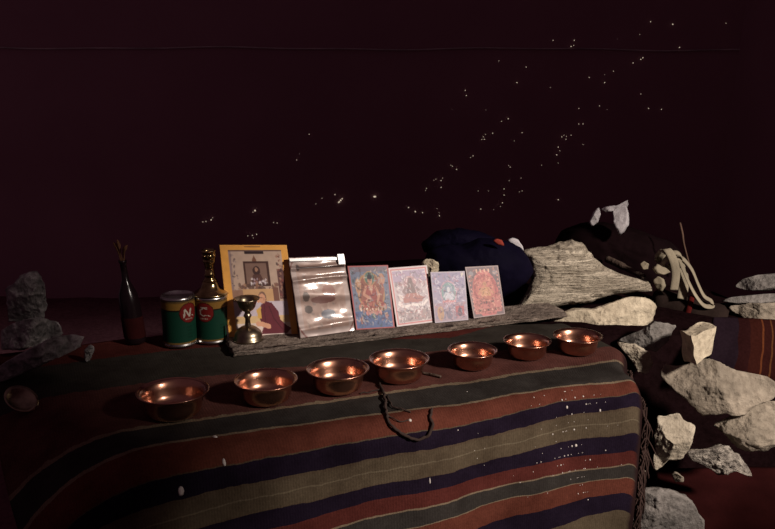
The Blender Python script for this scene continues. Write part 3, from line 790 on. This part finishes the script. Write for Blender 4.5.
# brass lamp standing on the right tin
k = (b2-CAM).dot(FWD); u = k/F_
lb = b2+Vector((0, 0, H2)); 
root = empty('brass_lamp', lb, 'tall brass lamp with a flared foot standing on top of the right green tin', 'lamp')
root_base = lb
lathe('flared_foot', [(0, 0), (17.6*u, 0), (18*u, .8*u), (16*u, 2.4*u), (12.5*u, 4.6*u), (9.6*u, 7*u), (8.2*u, 10*u), (7.6*u, 13*u), (0, 13.4*u)], lb, M['brass'], root)
lathe('stem', [(6.6*u, 13*u), (7*u, 14*u), (5.2*u, 15.5*u), (4.7*u, 18*u), (5.6*u, 19.5*u), (4.6*u, 21*u), (4.3*u, 28*u), (5.2*u, 30*u)], lb, M['brass'], root)
cup = lathe('cup', [(0, 29.5*u), (4.8*u, 29.6*u), (5.6*u, 31.5*u), (6.2*u, 33.5*u), (5.8*u, 34.5*u), (6.2*u, 36*u), (6.4*u, 42*u), (7.1*u, 44*u), (6.7*u, 44.4*u), (5.9*u, 42*u), (5.2*u, 36*u), (0, 35*u)], lb, M['brass'], root)
for k_ in range(12):
    a = k_*PI/6; p = lb+Vector((math.cos(a)*6.1*u, math.sin(a)*6.1*u, 38.5*u)); v, f = blob(p, Vector((math.cos(a), math.sin(a), 0)), 1.3*u, .5, 0, 1.9)
    mesh('petal', v, f, M['brass'], cup)

# small goblet butter lamp
b = onz(248.5, 339.5, PZ+.001); u = (b-CAM).dot(FWD)/F_
root = empty('goblet_lamp', b, 'small dark brass goblet lamp standing in front of the yellow-bordered photograph', 'lamp')
lathe('domed_foot', [(0, 0), (15.2*u, 0), (15.2*u, 1.5*u), (14*u, 2.3*u), (13.6*u, 6*u), (12.4*u, 9*u), (9*u, 12*u), (6.5*u, 13.6*u), (4.6*u, 14.5*u), (0, 15*u)], b, M['bronze'], root)
lathe('stem', [(3.2*u, 14.2*u), (2.7*u, 18*u), (2.5*u, 22*u), (3.4*u, 23.5*u), (4.2*u, 25*u), (3.4*u, 26.5*u), (2.6*u, 28*u), (3.6*u, 30*u)], b, M['bronze'], root)
lathe('cup', [(0, 29*u), (3.2*u, 29.2*u), (5.8*u, 31*u), (8.0*u, 34*u), (9.2*u, 38*u), (10.2*u, 40.5*u), (12.6*u, 42.2*u), (12.8*u, 43*u), (10.4*u, 42*u), (8.8*u, 39*u), (6.8*u, 34.5*u), (0, 32*u)], b, M['bronze'], root)

# tall dark bottle with dried sprigs
b = onz(136, 342, .005); u = (b-CAM).dot(FWD)/F_
ax = (Vector((-.10, .03, 1))).normalized()
root = empty('dark_bottle', b, 'tall dark glass bottle holding dried sprigs, in the shadow left of the tins', 'bottle')
lathe('bottle_body', [(0, 0), (9*u, 0), (10*u, 1*u), (10.4*u, 5*u), (10.2*u, 40*u), (9*u, 50*u), (6*u, 58*u), (3.6*u, 64*u), (3.1*u, 72*u), (3.0*u, 80*u), (4*u, 82*u), (4*u, 84*u), (2.8*u, 84*u), (2.6*u, 70*u), (0, 60*u)], b, M['darkglass'], root, 32, ax)
lathe('label_wrap', [(10.5*u, 6*u), (10.75*u, 7*u), (10.6*u, 26*u), (10.3*u, 27*u)], b, M['maroon'], root, 32, ax)
for dx, h, dy in ((-6, 16, 2), (7, 15, -2), (-2, 19, 1), (3, 12, 3)):
    p0 = b+ax*(70*u); pts_ = smooth_path([p0, b+ax*(85*u)+Vector((dx*.3*u, 0, 0)), b+ax*((85+h*.6)*u)+Vector((dx*.6*u, dy*u, 0)), b+ax*((85+h)*u)+Vector((dx*1.2*u, dy*2*u, 0))], 4)
    v, f = tube_geo(pts_, [.7*u]*6+[.9*u, 1.2*u, 1.6*u, 1.9*u, 1.8*u, 1.1*u, .4*u][:len(pts_)-6], 6); mesh('dried_sprig', v, f, M['straw'], root)

# pale sliver (knife-like metal tab) between tin and goblet
v, f = box_geo(onz(228, 344, .005), Vector((.0035, 0, 0)), Vector((0, .002, 0)), Vector((-.0035, .004, .036)))
props(mesh('metal_spoon', v, f, M['tin'], smooth=False), 'thin bright metal strip upright between the right tin and the goblet lamp', 'strip')

# ------------------------------------------------------------------ stones
def rock(name, label, cat, outline, Y, T, mat, seed=1, nf=5, tilt=0.0, layers=0.0, amp=.05, group=None, N=96, KF=30, KB=9, back=.9, smooth=True, pw=3.0, fs_=14, planes=None):
    pts_ = [at(x, y, Y) for x, y in outline]
    cx = sum(p[0] for p in outline)/len(outline); cy = sum(p[1] for p in outline)/len(outline)
    c = at(cx, cy, Y); dv = (c-CAM).normalized()
    upv = Vector((0, 0, 1)); 
    P2 = [((p-c).x, (p-c).z) for p in pts_]
    rnd = random.Random(seed)
    size = max(math.hypot(x, z) for x, z in P2)
    def radius(a):
        dx, dz = math.cos(a), math.sin(a); best = 0
        for (x0, z0), (x1, z1) in zip(P2, P2[1:]+P2[:1]):
            ex, ez = x1-x0, z1-z0; den = dx*ez-dz*ex
            if abs(den) < 1e-12: continue
            t_ = (x0*ez-z0*ex)/den; w_ = (x0*dz-z0*dx)/den
            if t_ > 0 and -1e-6 <= w_ <= 1+1e-6: best = max(best, t_)
        return best or size*.3
    pl = planes if planes is not None else [(rnd.uniform(0, 2*PI), rnd.uniform(.55, .95), rnd.uniform(.5, 1.3)) for _ in range(nf)]
    rad = [radius(2*PI*i/N) for i in range(N)]
    vs, fs = [], []
    def depth(x, z, rho):
        d = max(1-rho**pw, 0)**(1/2.2)
        for th, c0, kk in pl:
            d = min(d, max(c0-kk*(x*math.cos(th)+z*math.sin(th))/size, .04 if rho < 1 else 0))
        return d
    rings = [(k/KF, 1) for k in range(1, KF+1)]+[(1-k/KB, -1) for k in range(1, KB)]
    def vert(x, z, rho, sg):
        d = depth(x, z, rho) if sg > 0 else -back*max(1-rho**2.4, 0)**(1/2)
        p = c+Vector((x, 0, z))-dv*(d*T)+dv*(0)
        p = p+Vector((0, 1, 0))*(tilt*z)
        q = Vector((x, d*T, z))/size
        nv = Vector((x, -(d*T)*1.2, z)); nv = nv.normalized() if nv.length > 1e-6 else -dv
        nn_ = (1.25 if 'stone' in name else 1)*(noise.fractal(q*2.2+Vector((seed*7.1, 0, 0)), 1.0, 2.1, 5)+.6*noise.fractal(q*fs_*.5+Vector((0, seed, 0)), .7, 2.1, 4)*(1 if 'stone' in name else .5))
        if 'stone' in name: nn_ -= .9*max(0, .22-abs(noise.noise(q*3.1+Vector((seed, 3, 1)))))*2
        if layers and sg > 0:
            nn_ += layers*(noise.noise(Vector((p.x*14, p.y*4, p.z*260+seed)))+.6*noise.noise(Vector((p.x*40, p.y*9, p.z*420)))+.5*noise.noise(p*90))*min(1, 4*(1-rho))/amp
        return p+nv*(nn_*amp*size)
    vs.append(vert(0, 0, 0, 1))
    for rho, sg in rings:
        for i in range(N):
            a = 2*PI*i/N; r = rad[i]*rho; vs.append(vert(r*math.cos(a), r*math.sin(a), rho, sg))
    vs.append(vert(0, 0, 0, -1)); last = len(vs)-1
    for i in range(N):
        j = (i+1) % N; fs.append((0, 1+i, 1+j))
        for k in range(len(rings)-1): fs.append((1+k*N+i, 1+(k+1)*N+i, 1+(k+1)*N+j, 1+k*N+j))
        k = len(rings)-1; fs.append((1+k*N+i, last, 1+k*N+j))
    o = fix_normals(mesh(name, vs, fs, mat, smooth=smooth))
    return props(o, label, cat, group)
def S(*a, **k): return rock('stone', *a, **k)
slab = S('wide pale layered stone slab behind the bowls, right of the navy bag', 'stone',
  [(511, 303), (524, 288), (532, 277), (529, 264), (524, 255), (540, 252), (551, 252), (564, 247), (579, 244), (589, 247), (598, 260), (606, 268), (623, 275), (637, 278), (650, 282), (651, 288), (632, 289), (609, 291.5), (584, 297), (561, 300), (532, 303), (521, 306)],
  1.83, .06, M['strata'], 3, 3, tilt=.9, amp=.022, layers=.02, N=150, KF=60, planes=[(-PI/2, .9, .9)])
S('long cream boulder under the layered slab, behind the rightmost bowl', 'stone',
  [(546, 320), (556, 313), (576, 308), (592, 308), (608, 303), (630, 296), (648, 298), (656, 305), (654, 320), (642, 330), (622, 335), (600, 338), (585, 334), (565, 328), (550, 324)],
  1.73, .06, M['cream'], 5, 4, amp=.03, planes=[(1.35, .85, .9), (2.6, .95, .5), (-.3, .95, .6)])
S('dark grey flat stone between the cream boulder and the square block', 'stone',
  [(617, 340), (640, 330), (655, 321), (677, 325), (668, 340), (656, 352), (640, 347)], 1.60, .05, M['grey'], 8, 4, amp=.03)
S('small pale stone tucked at the right end of the blanket below the dark grey stone', 'stone',
  [(616, 342), (635, 344), (649, 352), (653, 364), (647, 375), (638, 371), (628, 356)], 1.53, .035, M['pale'], 9, 4, amp=.04)
# square block with a bright right face
def block():
    a = at(693, 337, 1.44); b_ = at(716.5, 326.5, 1.505); c_ = at(681, 332, 1.49); dwn = at(695, 365, 1.45)-a
    d_ = b_+c_-a
    n = 14; vs, fs = [], []
    top = lambda i, j: a+(b_-a)*i+(c_-a)*j
    ids = {}
    def vtx(i, j, k):
        if (i, j, k) not in ids:
            x, y, z = i/n, j/n, k/n
            tp = .28*z*x
            p = a+(b_-a)*(x-tp)+(c_-a)*y*(1-.15*z)+dwn*z*(1-.12*x)
            q = p*38
            dsp = Vector((noise.noise(q), noise.noise(q+Vector((9, 0, 0))), noise.noise(q+Vector((0, 7, 0)))))*.0022
            if i == 0 or j == n: dsp = dsp*2.6
            ids[(i, j, k)] = len(vs); vs.append(p+dsp)
        return ids[(i, j, k)]
    for u in range(n):
        for v in range(n):
            for s in (0, n):
                fs.append((vtx(s, u, v), vtx(s, u+1, v), vtx(s, u+1, v+1), vtx(s, u, v+1)))
                fs.append((vtx(u, s, v), vtx(u+1, s, v), vtx(u+1, s, v+1), vtx(u, s, v+1)))
                fs.append((vtx(u, v, s), vtx(u+1, v, s), vtx(u+1, v+1, s), vtx(u, v+1, s)))
    return props(fix_normals(mesh('stone', vs, fs, M['cream'], smooth=False)), 'square cut stone block with one bright flat face, on the large weathered boulder', 'stone')
block()
S('large weathered boulder under the square block at the right', 'stone',
  [(659, 375), (666, 364), (678, 368), (695, 364), (706, 361), (719, 363), (738, 371), (753, 374), (768, 376), (780, 385), (772, 396), (750, 404), (740, 412), (723, 410), (699, 411), (687, 400), (672, 388)],
  1.49, .065, M['mid'], 14, 6, tilt=.35, amp=.03)
S('pale upright stone beside the hanging blanket fringe', 'stone',
  [(657, 416), (665, 415), (679, 414), (685, 420), (696, 426), (693, 438), (690, 449), (682, 459), (668, 461), (661, 468), (655, 472), (652, 462), (655, 447), (654, 434), (657, 426)],
  1.43, .05, M['pale'], 21, 5, amp=.03)
S('rough pale stone at the right edge below the large weathered boulder', 'stone',
  [(711, 424), (722, 419), (735, 413), (748, 404), (765, 400), (785, 402), (788, 440), (765, 452), (750, 451), (738, 447), (728, 439), (720, 431)], 1.50, .055, M['mid'], 25, 5, amp=.04)
S('mottled rough stone low at the right, above the maroon cloth', 'stone',
  [(684, 450), (705, 448), (718, 445), (729, 445), (739, 454), (746, 464), (753, 476), (747, 477), (735, 470), (727, 475), (716, 474), (704, 466), (690, 459)], 1.45, .045, M['mottled'], 31, 4, amp=.05)
S('grey stone at the bottom beside the blanket hem, partly out of frame', 'stone',
  [(629, 503), (632, 494), (644, 490), (660, 489), (676, 492), (692, 501), (704, 520), (705, 540), (690, 556), (650, 558), (634, 545), (629, 520)], 1.40, .05, M['grey'], 35, 4, tilt=.15, amp=.03)
S('tiny white stone chip at the foot of the blanket fringe', 'stone', [(638, 468), (641, 464), (646, 472), (645, 476), (639, 476)], 1.36, .01, M['pale'], 36, 2, N=20, KF=8, KB=4)
S('small dim brown stone in the gap above the maroon cloth', 'stone', [(671, 473), (676, 471), (684, 477), (684, 482), (675, 482)], 1.46, .015, M['mid'], 37, 3, N=24, KF=8, KB=4)
S('small whitish lump of stone peeping between the pale grey and lilac cards', 'stone', [(421, 263), (425, 259), (433, 259), (439, 263), (440, 270), (437, 276), (424, 278)], 1.74, .018, M['cream'], 41, 4, N=36, KF=12, KB=6)
# left heap in shadow
S('dim upright grey stone at the far left edge, top of its heap', 'stone', [(6, 290), (24, 272), (37, 270), (45, 284), (47, 306), (44, 321), (8, 323)], 1.50, .05, M['dullrock'], 51, 4, amp=.04)
S('dim rounded grey stone at the far left, under the upright one', 'stone', [(0, 330), (16, 321), (40, 317), (58, 322), (64, 333), (50, 344), (20, 350), (0, 350)], 1.45, .06, M['dullrock'], 52, 4, amp=.04)
S('long flat grey stone at the far left, lowest of the heap', 'stone', [(-10, 372), (15, 356), (34, 346), (52, 338), (75, 333), (84, 337), (79, 347), (60, 358), (30, 370), (0, 384)], 1.33, .05, M['dullrock'], 53, 4, amp=.04)
S('small pale chip of stone at the left end of the blanket', 'stone', [(84, 350), (90, 344), (95, 346), (93, 354), (89, 363), (85, 362)], 1.42, .012, M['dullrock'], 54, 3, N=24, KF=8, KB=4)
# right-edge slabs
S('flat grey slab at the right edge, topmost of its stack', 'stone', [(733, 286), (742, 280), (760, 276), (790, 274), (790, 288), (760, 290), (742, 289)], 1.98, .06, M['grey'], 61, 3, tilt=.8, amp=.02)
S('thin pale slab at the right edge, middle of its stack', 'stone', [(720, 301), (730, 297), (760, 294), (792, 293), (792, 301), (760, 303), (735, 304)], 1.90, .05, M['grey'], 62, 3, amp=.015)
S('yellowish stone at the right edge under the thin slab', 'stone', [(727, 306), (745, 304), (770, 302), (792, 302), (792, 332), (765, 327), (745, 319), (733, 312)], 1.84, .05, M['mid'], 63, 4, amp=.03)

# ------------------------------------------------------------------ cloth things
bagroot = empty('navy_bag', onz(482, 308, 0)+Vector((0, .08, 0)), 'dark navy cloth bag slumped behind the picture cards', 'bag')
def sub(o, root):
    o.parent = root; o.location = Vector(o.location)-Vector(root.location); 
    for k in ('label', 'category', 'group'):
        if k in o: del o[k]
    return o
o = rock('bag_body', None, None, [(424, 262), (430, 250), (446, 244), (462, 246), (478, 238), (494, 237), (508, 241), (521, 249), (530, 260), (533, 273), (527, 282), (515, 291), (504, 297), (496, 306), (470, 318), (440, 316), (424, 300)], 1.80, .085, M['navy'], 71, 0, amp=.035, pw=2.2, fs_=6, planes=[])
sub(o, bagroot)
o = rock('bag_flap', None, None, [(420, 243), (438, 231), (458, 228), (480, 231), (498, 238), (488, 246), (462, 252), (438, 254), (424, 252)], 1.86, .06, M['navy'], 72, 0, amp=.04, pw=2.2, planes=[]); sub(o, bagroot)
o = rock('red_tag', None, None, [(492, 240.5), (497, 238.5), (502, 240), (505, 246), (498, 245)], 1.725, .004, M['redpatch'], 73, 0, amp=.01, N=20, KF=6, KB=4, planes=[]); sub(o, bagroot)
rock('paper_scrap', 'small white paper scrap on the layered slab beside the navy bag', 'scrap', [(506, 240), (512, 237.5), (518, 239), (523, 247), (524, 253), (519, 250), (515, 247)], 1.80, .006, M['rag'], 74, 1, amp=.03, N=24, KF=8, KB=4)

# dark sack behind the slab and the white rag on it
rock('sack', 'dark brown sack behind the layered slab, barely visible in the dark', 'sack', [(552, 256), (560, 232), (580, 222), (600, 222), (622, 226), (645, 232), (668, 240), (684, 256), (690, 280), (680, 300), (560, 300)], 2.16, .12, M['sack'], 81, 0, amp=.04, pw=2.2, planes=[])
rr = empty('white_rag', at(612, 228, 2.04), 'crumpled whitish rag hanging over the dark sack behind the slab', 'rag')
for out, Y, sd in (([(613, 210), (618, 206), (626, 204), (629, 214), (629, 226), (624, 232), (620, 236), (616, 230), (613, 222)], 2.02, 83), ([(589, 222), (593, 212), (599, 206), (601, 214), (598, 222), (592, 227)], 2.03, 84),
                   ([(598, 208), (608, 206), (622, 205), (628, 199), (629, 206), (618, 211), (606, 212)], 2.03, 85)):
    o = rock('cloth_fold', None, None, out, Y, .02, M['rag'], sd, 2, amp=.06, N=36, KF=10, KB=5); sub(o, rr)
v, f = tube_geo(smooth_path([at(644, 277, 1.93), at(630, 270, 1.97), at(618, 264, 2.0), at(607, 259, 2.03)], 5), [.007]*8+[.009]*8, 8)
props(mesh('wooden_stick', v, f, M['stick']), 'dark wooden stick lying on the layered slab near the straps', 'stick')
v, f = tube_geo(smooth_path([at(690, 268, 2.03), at(684, 245, 2.0), at(682.5, 234, 2.0), at(680, 223, 2.02)], 5), .0025, 6)
props(mesh('twig', v, f, M['twig']), 'thin brown twig standing upright behind the strap bundle', 'twig')

# rolled dark cloth with red band
a, b_ = at(652, 301, 1.90), at(726, 321, 1.84)
axv = (b_-a); ll = axv.length; axv.normalize()
rt = empty('rolled_cloth', (a+b_)/2-Vector((0, 0, .03)), 'rolled dark brown cloth with a red band, under the strap bundle', 'bundle')
def rollprof(s0, s1, r, n=14):
    return [(0, s0)]+[(r*(1+.05*math.sin(k*1.7))*(.72 if k in (0, n) else 1), s0+(s1-s0)*k/n) for k in range(n+1)]+[(0, s1)]
o = lathe('roll_body', rollprof(0, ll, .033), a, M['rollcloth'], rt, 36, axv)
for vtx in o.data.vertices: vtx.co += vtx.co.normalized()*(.004*noise.noise(vtx.co*40))
lathe('red_band', [(.0335, ll*.46), (.0365, ll*.465), (.037, ll*.495), (.0365, ll*.525), (.0335, ll*.53)], a, M['roundred'], rt, 36, axv)

# pale cotton straps
st = empty('strap_bundle', at(676, 298, 1.88), 'bundle of pale cotton webbing straps lying over the rolled dark cloth', 'straps')
def strap(pp, w_, wd=Vector((1, .2, .1)), tw=0.0):
    pts_ = smooth_path([at(x, y, Y+.12) for x, y, Y in pp], 8); k = pts_[0].y/F_
    v, f = ribbon_geo(pts_, w_*k*1.25, .0016, wd, tw); return fix_normals(mesh('strap', v, f, M['strap'], st))
strap([(660, 262, 1.79), (663, 252, 1.77), (667, 249.5, 1.745), (673, 259, 1.728), (676, 273, 1.725), (674, 290, 1.725)], 7)
strap([(678, 262, 1.78), (682, 270, 1.75), (684, 282, 1.735), (682, 299, 1.725)], 8, Vector((1, .1, 0)))
strap([(676, 256, 1.77), (684, 260, 1.752), (692, 270, 1.742), (698, 284, 1.735), (704, 296, 1.727), (711, 301, 1.722), (712, 306, 1.715), (704, 305.5, 1.708), (696, 296, 1.710), (689, 283, 1.718), (684, 271, 1.73), (681, 262, 1.75)], 4.5, Vector((.5, 1, .5)))
strap([(655, 258, 1.78), (660, 252, 1.75), (668, 253, 1.742), (678, 253, 1.745), (682, 259, 1.755), (676, 266, 1.76)], 5, Vector((.1, 1, .5)))
strap([(656, 270, 1.77), (662, 264, 1.745), (669, 258, 1.74), (671, 266, 1.745), (664, 268, 1.76)], 5, Vector((.2, .6, 1)))
strap([(668, 268, 1.765), (671, 262, 1.75), (679, 259, 1.748), (681, 270, 1.752)], 4, Vector((1, .3, .4)))
for out, Y, sd in (([(652, 268), (657, 264), (666, 268), (671, 272), (664, 275), (656, 274)], 1.82, 91), ([(653, 280), (658, 276), (664, 279), (666, 286), (662, 292), (656, 289)], 1.82, 92),
                   ([(640, 264), (644, 261), (649, 264), (648, 269), (643, 270)], 1.86, 93), ([(637, 284), (641, 280), (648, 281), (651, 286), (646, 289), (639, 289)], 1.86, 94)):
    o = rock('strap_fold', None, None, out, Y, .012, M['strap'], sd, 2, amp=.04, N=32, KF=10, KB=5); sub(o, st)

# rug at the right and maroon cloth on the ground
def drape(name, label, cat, quad, mat, nx=40, ny=30, wav=.006, fq=6, bulge=.02, seed=0):
    tl, tr, br, bl_ = quad; vs, uvs = [], []
    for j in range(ny+1):
        for i in range(nx+1):
            u, v = i/nx, j/ny
            p = (tl*(1-u)+tr*u)*(1-v)+(bl_*(1-u)+br*u)*v
            p = p+Vector((0, -1, .3))*(wav*math.sin(u*fq*2+seed+v*1.4)*(.4+.6*v)+wav*1.2*noise.noise(Vector((u*4, v*4, seed)))+bulge*math.sin(PI*v))
            vs.append(p); uvs.append((u, v))
    fs = [(j*(nx+1)+i, j*(nx+1)+i+1, (j+1)*(nx+1)+i+1, (j+1)*(nx+1)+i) for j in range(ny) for i in range(nx)]
    o = mesh(name, vs, fs, mat, uvs=uvs); md = o.modifiers.new('thickness', 'SOLIDIFY'); md.thickness = .005
    return props(o, label, cat)
drape('dark_rug', 'dark red-lined rug hanging between the rolled cloth and the large boulder', 'rug', (at(712, 318, 1.66), at(795, 322, 1.70), at(795, 384, 1.62), at(704, 372, 1.58)), M['rug'], bulge=.012, seed=2)
drape('maroon_cloth', 'dark maroon cloth lying on the ground at the bottom right', 'cloth', (at(655, 470, 1.62), at(800, 468, 1.66), at(815, 560, 1.40), at(660, 545, 1.40)), M['maroon'], wav=.010, bulge=.02, seed=5)

# cord hanging over the blanket edge
def on(px, py, lift=.004):
    s, q = find_st(px, py); return surf(s, q)+snorm(s, q).normalized()*lift
cr = empty('frayed_cord', on(384, 400), 'frayed dark cord looping over the blanket edge below the middle bowl', 'cord')
def wig(pp, r, name):
    pts_ = smooth_path(pp, 7); pts_ = [p+Vector((noise.noise(p*130), noise.noise(p*130+Vector((5, 0, 0))), noise.noise(p*130+Vector((0, 5, 0)))))*.0022 for p in pts_]
    v, f = tube_geo(pts_, [r*(1+.35*noise.noise(p*200)) for p in pts_], 8); mesh(name, v, f, M['cord'], cr)
wig([on(379, 386, .002), on(383, 392), on(385, 402), on(386, 412), on(389, 421, .004), on(396, 431, .005), on(411, 437, .005), on(426, 434, .004), on(431, 425), on(430, 416), on(432, 408, .002)], .0023, 'loop')
wig([on(360, 395, .001), on(370, 392, .002), on(380, 391, .003)], .0011, 'loose_strand')
wig([on(387, 398, .002), on(393, 407, .003), on(401, 412, .003), on(411, 414, .002)], .0013, 'loose_strand')
wig([on(388, 419, .003), on(398, 424, .003), (on(408, 422, .002))], .0009, 'loose_strand')
v1, f1 = tube_geo(smooth_path([on(423, 373, .003), on(432, 377, .004), on(441, 378.5, .003)], 5), .0022, 7)
props(mesh('twig', v1, f1, M['stick']), 'short dark twig lying on the blanket between the middle bowl and the next bowl', 'twig')

# pale dish at the left edge
s_, q_ = find_st(24, 410); c0 = surf(s_, q_)+snorm(s_, q_).normalized()*.014; axd = Vector((.55, -.25, .8)).normalized(); u = .9/F_
props(lathe('metal_dish', [(0, -.003), (12*u, -.003), (20*u, 1*u), (25*u, 4.5*u), (25*u, 5.5*u), (19.5*u, 2.2*u), (12*u, -.001), (0, -.001)], c0, M['bronze'], None, 40, axd),
      'grey metal dish lying tilted at the far left edge, below the heap of stones', 'dish')

# ------------------------------------------------------------------ view
vs_ = bpy.context.scene.view_settings
vs_.view_transform = 'Standard'; vs_.look = 'None'; vs_.exposure = 0.0; vs_.gamma = 1.0; vs_.use_curve_mapping = False
